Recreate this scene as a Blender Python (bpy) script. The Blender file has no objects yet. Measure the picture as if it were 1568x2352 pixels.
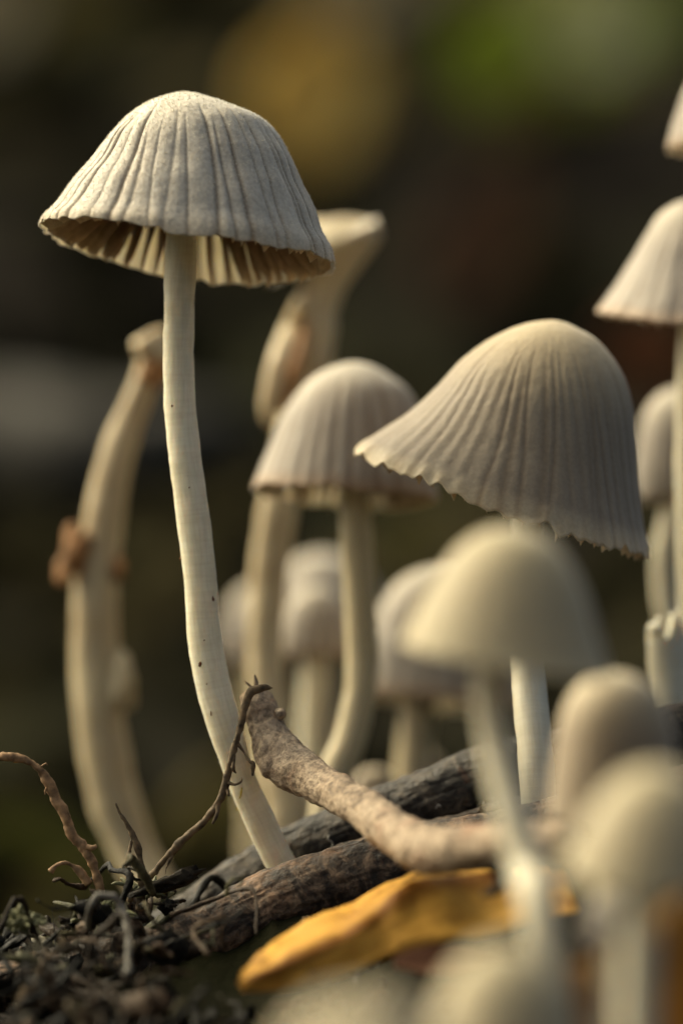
import bpy, math, random
import numpy as np
from mathutils import Vector, Matrix

# ------------------------------------------------------------------ camera, sky, sun, exposure
MM = 0.001                       # everything below is measured in millimetres
sc = bpy.context.scene
COL = sc.collection
DIST = 200.0                     # lens to the main mushroom, mm
FRAME_H = 41.4                   # height of the frame at that distance, mm
cd = bpy.data.cameras.new('camera')
cd.sensor_fit = 'VERTICAL'; cd.sensor_height = 36.0; cd.sensor_width = 24.0
cd.lens = DIST * 36.0 / FRAME_H
cd.clip_start = 0.005; cd.clip_end = 100.0
cd.dof.use_dof = True
cd.dof.focus_distance = (DIST - 2.2) * MM
cd.dof.aperture_fstop = cd.lens / 6.6
cam = bpy.data.objects.new('camera', cd); COL.objects.link(cam)
cam.location = (0, -DIST * MM, 0); cam.rotation_euler = (math.radians(90), 0, 0)
sc.camera = cam

SUN_EL, SUN_AZ = 42.0, -60.0     # degrees; azimuth measured from +Y (into the picture), negative = to the left
sdir = Vector((math.sin(math.radians(SUN_AZ)) * math.cos(math.radians(SUN_EL)),
               math.cos(math.radians(SUN_AZ)) * math.cos(math.radians(SUN_EL)),
               math.sin(math.radians(SUN_EL))))
w = bpy.data.worlds.new('World'); sc.world = w; w.use_nodes = True
nt_ = w.node_tree; nt_.nodes.clear()
sky = nt_.nodes.new('ShaderNodeTexSky'); sky.sky_type = 'NISHITA'; sky.sun_disc = False
sky.sun_elevation = math.radians(SUN_EL); sky.sun_rotation = math.radians(SUN_AZ)
sky.air_density = 0.35; sky.dust_density = 8.0; sky.ozone_density = 0.0
bg = nt_.nodes.new('ShaderNodeBackground'); bg.inputs[1].default_value = 0.15
wo = nt_.nodes.new('ShaderNodeOutputWorld')
nt_.links.new(sky.outputs[0], bg.inputs[0]); nt_.links.new(bg.outputs[0], wo.inputs[0])
sl = bpy.data.lights.new('sun', 'SUN'); sl.energy = 0.75; sl.angle = math.radians(40); sl.color = (1.0, 0.90, 0.70)
so = bpy.data.objects.new('sun', sl); COL.objects.link(so)
so.rotation_euler = sdir.to_track_quat('Z', 'Y').to_euler()
vs = sc.view_settings
vs.view_transform = 'Standard'; vs.look = 'None'; vs.gamma = 1.0; vs.use_curve_mapping = False
vs.exposure = 0.90
vs.use_white_balance = True; vs.white_balance_temperature = 7500.0; vs.white_balance_tint = -4.0
sc.render.engine = 'CYCLES'
sc.cycles.use_denoising = True
sc.cycles.max_bounces = 10
sc.cycles.sample_clamp_indirect = 6.0

rng = np.random.default_rng(7)
random.seed(7)

# ------------------------------------------------------------------ helpers
K = 27.6 / 1568.0                # mm for one picture pixel (1568 wide) at the focus distance
def W(y):                        # distances in the lists below are in steps; past 3 mm a step is 2 mm
    y = np.asarray(y, float); a = np.abs(y)
    return np.sign(y) * np.where(a < 3, a, 3 + (a - 3) * 2.0)
def SC0(y): return K * (DIST + y) / DIST
def P0(px, py, y=0.0):           # picture pixel + chosen distance (mm) -> point in mm
    s = SC0(y)
    return np.array([(px - 784.0) * s, y, (1176.0 - py) * s])
def SC(y): return SC0(float(W(y)))
def P(px, py, y=0.0): return P0(px, py, float(W(y)))

def _hash(i, j, k, seed):
    n = (i * 374761393 + j * 668265263 + k * 2147483647 + seed * 974711) & 0xFFFFFFFF
    n = ((n ^ (n >> 13)) * 1274126177) & 0xFFFFFFFF
    n = n ^ (n >> 16)
    return (n & 0xFFFF) / 32767.5 - 1.0
def vnoise(p, freq=1.0, seed=0):
    q = np.asarray(p, float) * freq
    f = np.floor(q); i = f.astype(np.int64); u = q - f; u = u * u * (3 - 2 * u)
    r = 0
    for a in (0, 1):
        for b in (0, 1):
            for c in (0, 1):
                wgt = (u[..., 0] if a else 1 - u[..., 0]) * (u[..., 1] if b else 1 - u[..., 1]) * (u[..., 2] if c else 1 - u[..., 2])
                r = r + wgt * _hash(i[..., 0] + a, i[..., 1] + b, i[..., 2] + c, seed)
    return r
def fbm(p, freq=1.0, octv=4, seed=0):
    r = 0; amp = 1.0
    for o in range(octv):
        r = r + amp * vnoise(p, freq * 2 ** o, seed + o * 17); amp *= 0.5
    return r

def catmull(pts, n):
    """resample a polyline of rows (any columns) smoothly to n rows"""
    pts = np.asarray(pts, float)
    if len(pts) == 2:
        t = np.linspace(0, 1, n)[:, None]; return pts[0] * (1 - t) + pts[1] * t
    d = np.r_[0, np.cumsum(np.linalg.norm(np.diff(pts[:, :min(3, pts.shape[1])], axis=0), axis=1))]
    ext = np.vstack([2 * pts[0] - pts[1], pts, 2 * pts[-1] - pts[-2]])
    s = np.linspace(0, d[-1], n)
    idx = np.clip(np.searchsorted(d, s, side='right') - 1, 0, len(pts) - 2)
    u = ((s - d[idx]) / np.maximum(d[idx + 1] - d[idx], 1e-9))[:, None]
    p0, p1, p2, p3 = ext[idx], ext[idx + 1], ext[idx + 2], ext[idx + 3]
    return 0.5 * (2 * p1 + (p2 - p0) * u + (2 * p0 - 5 * p1 + 4 * p2 - p3) * u ** 2 + (3 * p1 - p0 - 3 * p2 + p3) * u ** 3)

def mesh_obj(name, V, F, mat, parent=None, origin=(0, 0, 0), attrs=None, uv=None, smooth=True):
    """V in mm, world; origin in mm"""
    V = np.asarray(V, float); o = np.asarray(origin, float)
    me = bpy.data.meshes.new(name)
    me.from_pydata(((V - o) * MM).tolist(), [], F if isinstance(F, list) else F.tolist())
    if smooth: me.polygons.foreach_set('use_smooth', [True] * len(me.polygons))
    if attrs:
        for k, a in attrs.items():
            at = me.attributes.new(k, 'FLOAT', 'POINT'); at.data.foreach_set('value', np.asarray(a, np.float32))
    if uv is not None:
        ul = me.uv_layers.new(name='UVMap')
        li = np.zeros(len(me.loops), np.int32); me.loops.foreach_get('vertex_index', li)
        ul.data.foreach_set('uv', np.asarray(uv, np.float32)[li].ravel())
    me.materials.append(mat)
    ob = bpy.data.objects.new(name, me); COL.objects.link(ob)
    if parent is not None:
        ob.parent = parent
        po = np.array(parent['o_']) if 'o_' in parent else np.zeros(3)
        ob.location = tuple((o - po) * MM)
    else:
        ob.location = tuple(o * MM)
    ob['o_'] = [float(x) for x in o]
    return ob
def tag(o, label, cat, group=None, kind=None):
    o['label'] = label; o['category'] = cat
    if group: o['group'] = group
    if kind: o['kind'] = kind
    return o
def thing(name, label, cat, base, group=None):
    e = bpy.data.objects.new(name, None); COL.objects.link(e)
    e.location = tuple(np.asarray(base, float) * MM); e.empty_display_size = 0.002
    e['o_'] = [float(x) for x in base]
    return tag(e, label, cat, group)

def tube_geo(path, nu=24, nv=60, crack=0.0, cfreq=0.45, rough=0.0, rfreq=2.0, seed=0, cap_round=True, lump=0.0, lfreq=0.6, flat=1.0, twist=0.0):
    """path rows x,y,z,r (mm). returns V,F,uv"""
    R = catmull(path, nv)
    C, r = R[:, :3], np.maximum(R[:, 3], 1e-4)
    T = np.gradient(C, axis=0); T /= np.linalg.norm(T, axis=1)[:, None] + 1e-12
    up = np.array([0, 1.0, 0])                     # seam on the far side
    N = up - T * (T @ up)[:, None]; bad = np.linalg.norm(N, axis=1) < 0.15
    if bad.any(): N[bad] = np.array([1.0, 0, 0]) - T[bad] * (T[bad] @ np.array([1.0, 0, 0]))[:, None]
    N /= np.linalg.norm(N, axis=1)[:, None]
    B = np.cross(T, N)
    L = np.r_[0, np.cumsum(np.linalg.norm(np.diff(C, axis=0), axis=1))]
    if cap_round:                                  # close the ends with a short dome
        for e, s in ((0, 1), (-1, -1)):
            pass
    ang = np.linspace(0, 2 * np.pi, nu + 1)
    a2 = ang[None, :] + twist * L[:, None]
    D = N[:, None, :] * np.cos(a2)[..., None] + flat * B[:, None, :] * np.sin(a2)[..., None]
    V = C[:, None, :] + D * r[:, None, None]
    if crack:
        cyl = np.stack([np.cos(a2) * 2.6, np.sin(a2) * 2.6, np.broadcast_to(L[:, None] * cfreq, a2.shape)], -1)
        cyl = cyl + 0.35 * np.stack([vnoise(cyl, 1.7, seed + 60), vnoise(cyl, 1.7, seed + 61), 0 * a2], -1)
        n_ = vnoise(cyl, 1.0, seed + 62); n2_ = vnoise(cyl, 2.3, seed + 63)
        V = V - D * (crack * (np.maximum(0, 1 - np.abs(n_) * 5) + 0.6 * np.maximum(0, 1 - np.abs(n2_) * 4) - 0.35))[..., None]
        V[:, -1] = V[:, 0]
    if rough or lump:
        per = V.copy()
        disp = 0
        if rough: disp = disp + rough * fbm(per, rfreq, 4, seed)
        if lump: disp = disp + lump * fbm(per, lfreq, 2, seed + 90)
        V = V + D * np.asarray(disp)[..., None]
        V[:, -1] = V[:, 0]
    uv = np.stack(np.broadcast_arrays(ang[None, :] / (2 * np.pi), L[:, None]), -1).reshape(-1, 2)
    n1 = nu + 1
    i, j = np.meshgrid(np.arange(nv - 1), np.arange(nu), indexing='ij')
    a = i * n1 + j
    F = np.stack([a, a + 1, a + 1 + n1, a + n1], -1).reshape(-1, 4)
    V = V.reshape(-1, 3)
    F = F.tolist()
    # ends
    for row, sgn in ((0, -1), (nv - 1, 1)):
        c = len(V)
        V = np.vstack([V, C[row] + sgn * T[row] * r[row] * 0.35])
        uv = np.vstack([uv, [0.5, L[row]]])
        for k in range(nu):
            q = [row * n1 + k, row * n1 + k + 1, c]
            F.append(q if sgn > 0 else q[::-1])
    return V, F, uv
def join(parts):
    V, F, U = [], [], []; n = 0
    for v, f, u in parts:
        V.append(v); U.append(u); F += [[i + n for i in q] for q in f]; n += len(v)
    return np.vstack(V), F, np.vstack(U)
def pix_path(rows, ground=False):
    """rows (px, py, width_px, y) -> x,y,z,r in mm"""
    out = []
    for px, py, wd, y in rows:
        out.append([*P(px, py, y), wd * 0.5 * SC(y)])
    return np.array(out)

# ------------------------------------------------------------------ ground shape (mm)
_GY = [-700, -300, -150, -100, -77, -47, -25, -13, -2, 17, 29, 49, 80, 120, 165, 205, 250, 300, 350, 450, 700, 1500, 6000, 20000]
_GZ = [-85, -75, -55, -42, -25, -15.5, -10.5, -7.2, -1.8, -1, -2.2, -8, -16, -21, -15, 0, 22, 52, 82, 135, 260, 520, 1350, 2600]
def gz(x, y):
    x = np.asarray(x, float); y = np.asarray(y, float)
    prof = np.interp(y, _GY, _GZ)
    sl_ = 0.33 * 22 * np.tanh(x / 22.0)
    fade = np.clip(1 - (y - 35) / 100.0, 0.12, 1.0)
    return -13.4 + prof + sl_ * fade
def hit(px, py, y0=85.0, y1=500.0):
    """walk a picture ray until it meets the bank behind the mushrooms"""
    y = y0
    while y < y1:
        p = P0(px, py, y)
        if p[2] <= gz(p[0], y): break
        y += 1.0
    return P0(px, py, y)

# ------------------------------------------------------------------ materials
def new_mat(name):
    m = bpy.data.materials.new(name); m.use_nodes = True
    nt = m.node_tree; b = nt.nodes['Principled BSDF']
    return m, nt, b
def N_(nt, t, **kw):
    n = nt.nodes.new(t)
    for k, v in kw.items(): setattr(n, k, v)
    return n
def noise(nt, scale, detail=4, rough=0.55, coord='Object', vec_scale=None, dist=0.0):
    tc = N_(nt, 'ShaderNodeTexCoord'); mp = N_(nt, 'ShaderNodeMapping')
    nt.links.new(tc.outputs[coord], mp.inputs[0])
    mp.inputs['Scale'].default_value = vec_scale if vec_scale else (1000, 1000, 1000)
    n = N_(nt, 'ShaderNodeTexNoise'); n.inputs['Scale'].default_value = scale
    n.inputs['Detail'].default_value = detail; n.inputs['Roughness'].default_value = rough
    n.inputs['Distortion'].default_value = dist
    nt.links.new(mp.outputs[0], n.inputs['Vector'])
    return n.outputs['Fac']
def ramp(nt, src, stops):
    r = N_(nt, 'ShaderNodeValToRGB'); e = r.color_ramp.elements
    while len(e) < len(stops): e.new(0.5)
    for i, (p, c) in enumerate(stops):
        e[i].position = p; e[i].color = (*c, 1) if len(c) == 3 else c
    nt.links.new(src, r.inputs[0]); return r.outputs[0]
def mix(nt, fac, a, b, mode='MIX'):
    m = N_(nt, 'ShaderNodeMix', data_type='RGBA', blend_type=mode)
    for s, v in ((m.inputs[0], fac), (m.inputs[6], a), (m.inputs[7], b)):
        if isinstance(v, (int, float)): s.default_value = v
        elif isinstance(v, tuple): s.default_value = (*v, 1)
        else: nt.links.new(v, s)
    return m.outputs[2]
def math_(nt, op, a, b=None):
    m = N_(nt, 'ShaderNodeMath', operation=op)
    for s, v in ((m.inputs[0], a), (m.inputs[1], b)):
        if v is None: continue
        if isinstance(v, (int, float)): s.default_value = v
        else: nt.links.new(v, s)
    return m.outputs[0]
def bump(nt, b, h, dist_mm, strength=1.0):
    n = N_(nt, 'ShaderNodeBump'); n.inputs['Strength'].default_value = strength
    n.inputs['Distance'].default_value = dist_mm * MM
    nt.links.new(h, n.inputs['Height']); nt.links.new(n.outputs[0], b.inputs['Normal'])
def attr(nt, name):
    a = N_(nt, 'ShaderNodeAttribute', attribute_name=name); return a.outputs['Fac']
def sss(b, weight, scale_mm, rad=(1.0, 0.88, 0.72)):
    b.inputs['Subsurface Weight'].default_value = weight
    b.inputs['Subsurface Radius'].default_value = rad
    b.inputs['Subsurface Scale'].default_value = scale_mm * MM

def cap_mat(name, apex, side, rim, groove, mott=0.25, seed=0.0):
    m, nt, b = new_mat(name)
    t = attr(nt, 'along'); g = attr(nt, 'groove')
    base = ramp(nt, t, [(0.0, apex), (0.30, tuple(0.5 * (a + s) for a, s in zip(apex, side))), (0.55, side), (0.90, side), (1.0, rim)])
    n1 = noise(nt, 6.5, 4, 0.6)
    blot = ramp(nt, n1, [(0.38, (0.62, 0.58, 0.54)), (0.62, (1.08, 1.08, 1.06))])
    c = mix(nt, mott * 2, base, mix(nt, 1.0, base, blot, 'MULTIPLY'))
    n0 = noise(nt, 0.35, 3, 0.5)
    big = ramp(nt, n0, [(0.35, (0.93, 0.90, 0.87)), (0.65, (1.03, 1.03, 1.03))])
    c = mix(nt, 0.8, c, mix(nt, 1.0, c, big, 'MULTIPLY'))
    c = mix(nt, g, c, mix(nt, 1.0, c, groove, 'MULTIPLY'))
    nt.links.new(c, b.inputs['Base Color'])
    b.inputs['Roughness'].default_value = 0.62
    b.inputs['Specular IOR Level'].default_value = 0.3
    b.inputs['Sheen Weight'].default_value = 0.3
    sss(b, 0.55, 0.22)
    bump(nt, b, noise(nt, 16.0, 4, 0.65), 0.02, 0.55)
    return m
CAP_GREY = cap_mat('cap_grey', (0.70, 0.65, 0.52), (0.57, 0.53, 0.455), (0.62, 0.54, 0.41), (0.50, 0.44, 0.38), 0.24)
CAP_WARM = cap_mat('cap_warm', (0.54, 0.43, 0.25), (0.275, 0.225, 0.16), (0.60, 0.50, 0.335), (0.72, 0.66, 0.60), 0.15)
CAP_TAUPE = cap_mat('cap_taupe', (0.52, 0.46, 0.35), (0.35, 0.31, 0.26), (0.42, 0.30, 0.20), (0.6, 0.52, 0.46), 0.15)
CAP_CREAM = cap_mat('cap_cream', (0.42, 0.35, 0.20), (0.42, 0.355, 0.225), (0.60, 0.52, 0.35), (0.9, 0.88, 0.84), 0.1)
CAP_TAN = cap_mat('cap_tan', (0.52, 0.44, 0.29), (0.33, 0.26, 0.175), (0.36, 0.28, 0.19), (0.8, 0.74, 0.68), 0.15)

def gill_mat():
    m, nt, b = new_mat('gill')
    t = attr(nt, 'along')
    c = ramp(nt, t, [(0.0, (0.20, 0.125, 0.085)), (0.75, (0.26, 0.165, 0.11)), (0.97, (0.68, 0.56, 0.41))])
    n1 = noise(nt, 2.5, 4, 0.6)
    c = mix(nt, 0.7, c, mix(nt, 1.0, c, ramp(nt, n1, [(0.3, (0.7, 0.66, 0.62)), (0.7, (1.25, 1.2, 1.15))]), 'MULTIPLY'))
    nt.links.new(c, b.inputs['Base Color'])
    b.inputs['Roughness'].default_value = 0.7; b.inputs['Specular IOR Level'].default_value = 0.2
    sss(b, 0.5, 0.12)
    return m
GILL = gill_mat()
def lining_mat():
    m, nt, b = new_mat('cap_lining')
    b.inputs['Base Color'].default_value = (0.88, 0.82, 0.72, 1)
    b.inputs['Roughness'].default_value = 0.7
    sss(b, 0.6, 0.2)
    return m

def stem_mat(name, col, col2, dirt=0.0, streak=0.3):
    m, nt, b = new_mat(name)
    f = noise(nt, 1.0, 5, 0.6, 'UV', (34, 0.8, 1))          # long fibres
    rings = noise(nt, 1.0, 4, 0.55, 'UV', (2.2, 5.5, 1), 0.6)       # faint cross wrinkles
    base = mix(nt, ramp(nt, noise(nt, 0.25, 3), [(0.35, (0, 0, 0)), (0.65, (1, 1, 1))]), col, col2)
    c = mix(nt, streak, base, mix(nt, 1.0, base, ramp(nt, f, [(0.35, (0.80, 0.77, 0.70)), (0.6, (1.03, 1.03, 1.03))]), 'MULTIPLY'))
    c = mix(nt, streak * 0.9, c, mix(nt, 1.0, c, ramp(nt, rings, [(0.36, (0.86, 0.83, 0.76)), (0.60, (1.04, 1.04, 1.04))]), 'MULTIPLY'))
    if dirt:
        d = ramp(nt, noise(nt, 0.9, 6, 0.65), [(0.62, (0, 0, 0)), (0.72, (1, 1, 1))])
        c = mix(nt, math_(nt, 'MULTIPLY', d, dirt), c, (0.30, 0.17, 0.07))
    nt.links.new(c, b.inputs['Base Color'])
    b.inputs['Roughness'].default_value = 0.5; b.inputs['Specular IOR Level'].default_value = 0.35
    sss(b, 0.85, 0.55)
    h = math_(nt, 'ADD', f, rings)
    bump(nt, b, h, 0.035, 0.5)
    return m
STEM = stem_mat('stem_ivory', (0.87, 0.835, 0.68), (0.82, 0.775, 0.60), 0.0, 0.45)
STEM_WARM = stem_mat('stem_cream', (0.64, 0.56, 0.39), (0.56, 0.48, 0.31), 0.0, 0.3)
STEM_WHITE = stem_mat('stem_white', (0.72, 0.68, 0.54), (0.66, 0.61, 0.46), 0.0, 0.3)
STEM_PALE = stem_mat('stem_pale', (0.66, 0.62, 0.49), (0.60, 0.55, 0.42), 0.0, 0.3)
STEM_OLD = stem_mat('stem_old', (0.60, 0.51, 0.34), (0.47, 0.37, 0.23), 0.55, 0.3)

def flat_mat(name, col, rough=0.7, var=0.4, nscale=1.5, spec=0.3, bmp=0.03):
    m, nt, b = new_mat(name)
    n1 = noise(nt, nscale, 5, 0.6)
    c = mix(nt, 1.0, col, ramp(nt, n1, [(0.3, (1 - var,) * 3), (0.7, (1 + var,) * 3)]), 'MULTIPLY')
    nt.links.new(c, b.inputs['Base Color'])
    b.inputs['Roughness'].default_value = rough; b.inputs['Specular IOR Level'].default_value = spec
    bump(nt, b, n1, bmp, 0.6)
    return m
FUZZ = flat_mat('fuzz', (0.80, 0.75, 0.62), 0.4, 0.1, 3.0, 0.5, 0.005)
BROWN_LUMP = flat_mat('brown_lump', (0.30, 0.15, 0.06), 0.7, 0.5, 1.2)
SPECK = flat_mat('speck', (0.17, 0.065, 0.02), 0.6, 0.5, 4.0)
YELLOW = flat_mat('yellow_streak', (0.48, 0.36, 0.03), 0.5, 0.3, 4.0)
ROOT = flat_mat('rootlet', (0.115, 0.08, 0.045), 0.75, 0.8, 3.0, 0.3, 0.06)
ROOT_RED = flat_mat('rootlet_red', (0.24, 0.145, 0.075), 0.75, 0.7, 2.5, 0.3, 0.06)
THREAD = flat_mat('thread', (0.55, 0.53, 0.47), 0.4, 0.2, 3.0, 0.5, 0.01)

def bark_mat(name, dark, mid, light, spot, f1=1.0, wet=0.45, lightpos=(0.56, 0.70)):
    m, nt, b = new_mat(name)
    n1 = noise(nt, 1.0, 7, 0.68, 'UV', (5.0 * f1, 0.9 * f1, 1), 0.8)
    n2 = noise(nt, 0.55, 5, 0.6)
    n3 = noise(nt, 5.0, 5, 0.65)
    c = ramp(nt, n1, [(0.30, dark), (0.48, mid), (0.70, light)])
    c = mix(nt, ramp(nt, n2, [(lightpos[0], (0, 0, 0)), (lightpos[1], (1, 1, 1))]), c, spot)
    c = mix(nt, 0.85, c, mix(nt, 1.0, c, ramp(nt, n3, [(0.36, (0.35, 0.33, 0.31)), (0.58, (1.15, 1.15, 1.15))]), 'MULTIPLY'))
    nt.links.new(c, b.inputs['Base Color'])
    r = ramp(nt, n3, [(0.3, (wet, wet, wet)), (0.7, (0.8, 0.8, 0.8))])
    nt.links.new(r, b.inputs['Roughness'])
    h = math_(nt, 'ADD', n1, n3)
    b.inputs['Specular IOR Level'].default_value = 0.35
    bump(nt, b, h, 0.15, 0.85)
    return m
BARK_TWIG = bark_mat('bark_twig', (0.20, 0.145, 0.095), (0.42, 0.315, 0.215), (0.58, 0.46, 0.33), (0.36, 0.21, 0.13), 0.8, 0.55)
BARK_DARK = bark_mat('bark_dark', (0.007, 0.007, 0.006), (0.026, 0.021, 0.017), (0.16, 0.13, 0.095), (0.13, 0.055, 0.03), 1.0, 0.35, (0.60, 0.76))
BARK_RED = bark_mat('bark_red', (0.009, 0.008, 0.007), (0.055, 0.035, 0.022), (0.36, 0.24, 0.15), (0.28, 0.16, 0.09), 1.0, 0.4, (0.52, 0.70))

def soil_mat():
    m, nt, b = new_mat('soil')
    n1 = noise(nt, 0.5, 8, 0.65); n2 = noise(nt, 0.02, 4, 0.6)
    c = ramp(nt, n1, [(0.32, (0.004, 0.004, 0.003)), (0.55, (0.012, 0.0095, 0.007)), (0.75, (0.03, 0.022, 0.014))])
    c = mix(nt, ramp(nt, n2, [(0.45, (0, 0, 0)), (0.62, (0.6, 0.6, 0.6))]), c, (0.022, 0.024, 0.008))
    nt.links.new(c, b.inputs['Base Color'])
    b.inputs['Roughness'].default_value = 0.9; b.inputs['Specular IOR Level'].default_value = 0.05
    bump(nt, b, n1, 0.5, 0.9)
    return m
SOIL = soil_mat()

def leaf_mat(name, col, vein, trans=0.5, rough=0.6, spec=0.2):
    """u across (0.5 = midrib), v along; colour and veins from uv"""
    m, nt, b = new_mat(name)
    n1 = noise(nt, 0.35, 6, 0.62); n2 = noise(nt, 1.0, 5, 0.6, 'UV', (40, 3.0, 1), 0.3)
    c = mix(nt, 1.0, col, ramp(nt, n1, [(0.3, (0.62, 0.50, 0.42)), (0.5, (1.0, 0.98, 0.95)), (0.72, (1.25, 1.3, 1.35))]), 'MULTIPLY')
    c = mix(nt, 0.6, c, mix(nt, 1.0, c, ramp(nt, n2, [(0.35, (0.75, 0.66, 0.55)), (0.65, (1.1, 1.1, 1.1))]), 'MULTIPLY'))
    e = attr(nt, 'edge')
    c = mix(nt, e, c, mix(nt, 1.0, c, vein, 'MULTIPLY'))
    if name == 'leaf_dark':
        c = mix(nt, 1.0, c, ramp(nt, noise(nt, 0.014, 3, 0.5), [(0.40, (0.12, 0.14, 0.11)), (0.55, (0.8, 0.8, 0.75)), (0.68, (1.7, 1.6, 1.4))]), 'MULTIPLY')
    sp = ramp(nt, noise(nt, 0.55, 5, 0.65), [(0.56, (0, 0, 0)), (0.68, (0.85, 0.85, 0.85))])
    c = mix(nt, sp, c, mix(nt, 1.0, c, (0.38, 0.26, 0.18), 'MULTIPLY'))
    nt.links.new(c, b.inputs['Base Color'])
    b.inputs['Roughness'].default_value = rough; b.inputs['Specular IOR Level'].default_value = spec
    bump(nt, b, n2, 0.08, 0.7)
    tr = N_(nt, 'ShaderNodeBsdfTranslucent'); nt.links.new(c, tr.inputs[0])
    ms = N_(nt, 'ShaderNodeMixShader'); ms.inputs[0].default_value = trans
    out = nt.nodes['Material Output']
    nt.links.new(b.outputs[0], ms.inputs[1]); nt.links.new(tr.outputs[0], ms.inputs[2]); nt.links.new(ms.outputs[0], out.inputs[0])
    return m
LEAF_ORANGE = leaf_mat('leaf_orange', (0.72, 0.42, 0.085), (0.30, 0.16, 0.08), 0.35)
LEAF_GOLD = leaf_mat('leaf_gold', (0.50, 0.27, 0.06), (0.5, 0.4, 0.3), 0.4)
LEAF_YELLOW = leaf_mat('leaf_yellow', (0.68, 0.55, 0.20), (0.8, 0.7, 0.5), 0.5)
LEAF_GREEN = leaf_mat('leaf_green', (0.32, 0.40, 0.05), (1.2, 1.2, 1.0), 0.5)
LEAF_PALE = leaf_mat('leaf_pale', (0.58, 0.62, 0.36), (1.1, 1.1, 1.0), 0.45)
LEAF_OLIVE = leaf_mat('leaf_olive', (0.24, 0.21, 0.065), (0.8, 0.7, 0.5), 0.4)
LEAF_MOSSY = leaf_mat('leaf_mossy', (0.21, 0.22, 0.05), (1.1, 1.1, 1.0), 0.45)
LEAF_GREY = leaf_mat('leaf_grey', (0.45, 0.41, 0.27), (0.8, 0.75, 0.6), 0.4)
LEAF_BROWN = leaf_mat('leaf_brown', (0.13, 0.068, 0.03), (0.7, 0.6, 0.5), 0.3)
LEAF_RUST = leaf_mat('leaf_rust', (0.22, 0.085, 0.03), (0.7, 0.6, 0.5), 0.35)
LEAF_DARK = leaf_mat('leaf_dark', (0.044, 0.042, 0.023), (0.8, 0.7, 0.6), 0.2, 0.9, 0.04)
LEAF_PINK = leaf_mat('leaf_pink', (0.30, 0.15, 0.09), (0.7, 0.55, 0.45), 0.25)

# ------------------------------------------------------------------ the ground
def build_ground():
    u = np.linspace(-1, 1, 241); gx = 26 * np.sinh(u * 6.6) ; gx = gx / abs(gx).max() * 9000
    gx = np.sign(u) * (np.abs(u) * 55 + 9000 * np.abs(u) ** 9)
    ya = -45 + 0.0 * u
    vv = np.linspace(0, 1, 300)
    gy = np.interp(vv, [0, 0.06, 0.14, 0.45, 0.80, 0.92, 1.0], [-700, -200, -80, 60, 450, 1800, 20000])
    X, Y = np.meshgrid(gx, gy, indexing='ij')
    Z = gz(X, Y)
    p3 = np.stack([X, Y, Z * 0], -1)
    near = np.clip(1 - np.abs(Y) / 60, 0.0, 1)
    far = np.clip((Y - 70) / 90, 0, 1)
    Z = Z + near * 0.8 * fbm(p3, 0.35, 4, 3) + far * 2.5 * fbm(p3, 0.05, 4, 5)
    n, k = X.shape
    V = np.stack([X, Y, Z], -1).reshape(-1, 3)
    i, j = np.meshgrid(np.arange(n - 1), np.arange(k - 1), indexing='ij'); a = i * k + j
    F = np.stack([a, a + k, a + k + 1, a + 1], -1).reshape(-1, 4)
    g = mesh_obj('ground', V, F, SOIL); g['kind'] = 'structure'
build_ground()

# ------------------------------------------------------------------ mushrooms
def profile(apex, pts, y):
    s = SC(y)
    arr = [[0.0, 0.0]] + [[abs(px - apex[0]) * s, -(py - apex[1]) * s] for px, py in pts]
    return np.array(arr)
def resample_profile(pr, n):
    ghost = pr[1:2] * [-1, 1]
    full = np.vstack([ghost, pr])
    d = np.r_[0, np.cumsum(np.linalg.norm(np.diff(full, axis=0), axis=1))]
    fine = catmull(full, 400)
    i0 = np.argmin(np.abs(fine[:, 0]) + np.abs(fine[:, 1]))
    fine = fine[i0:]; fine[0] = 0
    fine[:, 0] = np.maximum(fine[:, 0], 0)
    d = np.r_[0, np.cumsum(np.linalg.norm(np.diff(fine, axis=0), axis=1))]
    q = np.linspace(0, d[-1], n)
    return np.stack([np.interp(q, d, fine[:, 0]), np.interp(q, d, fine[:, 1])], 1)

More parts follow.
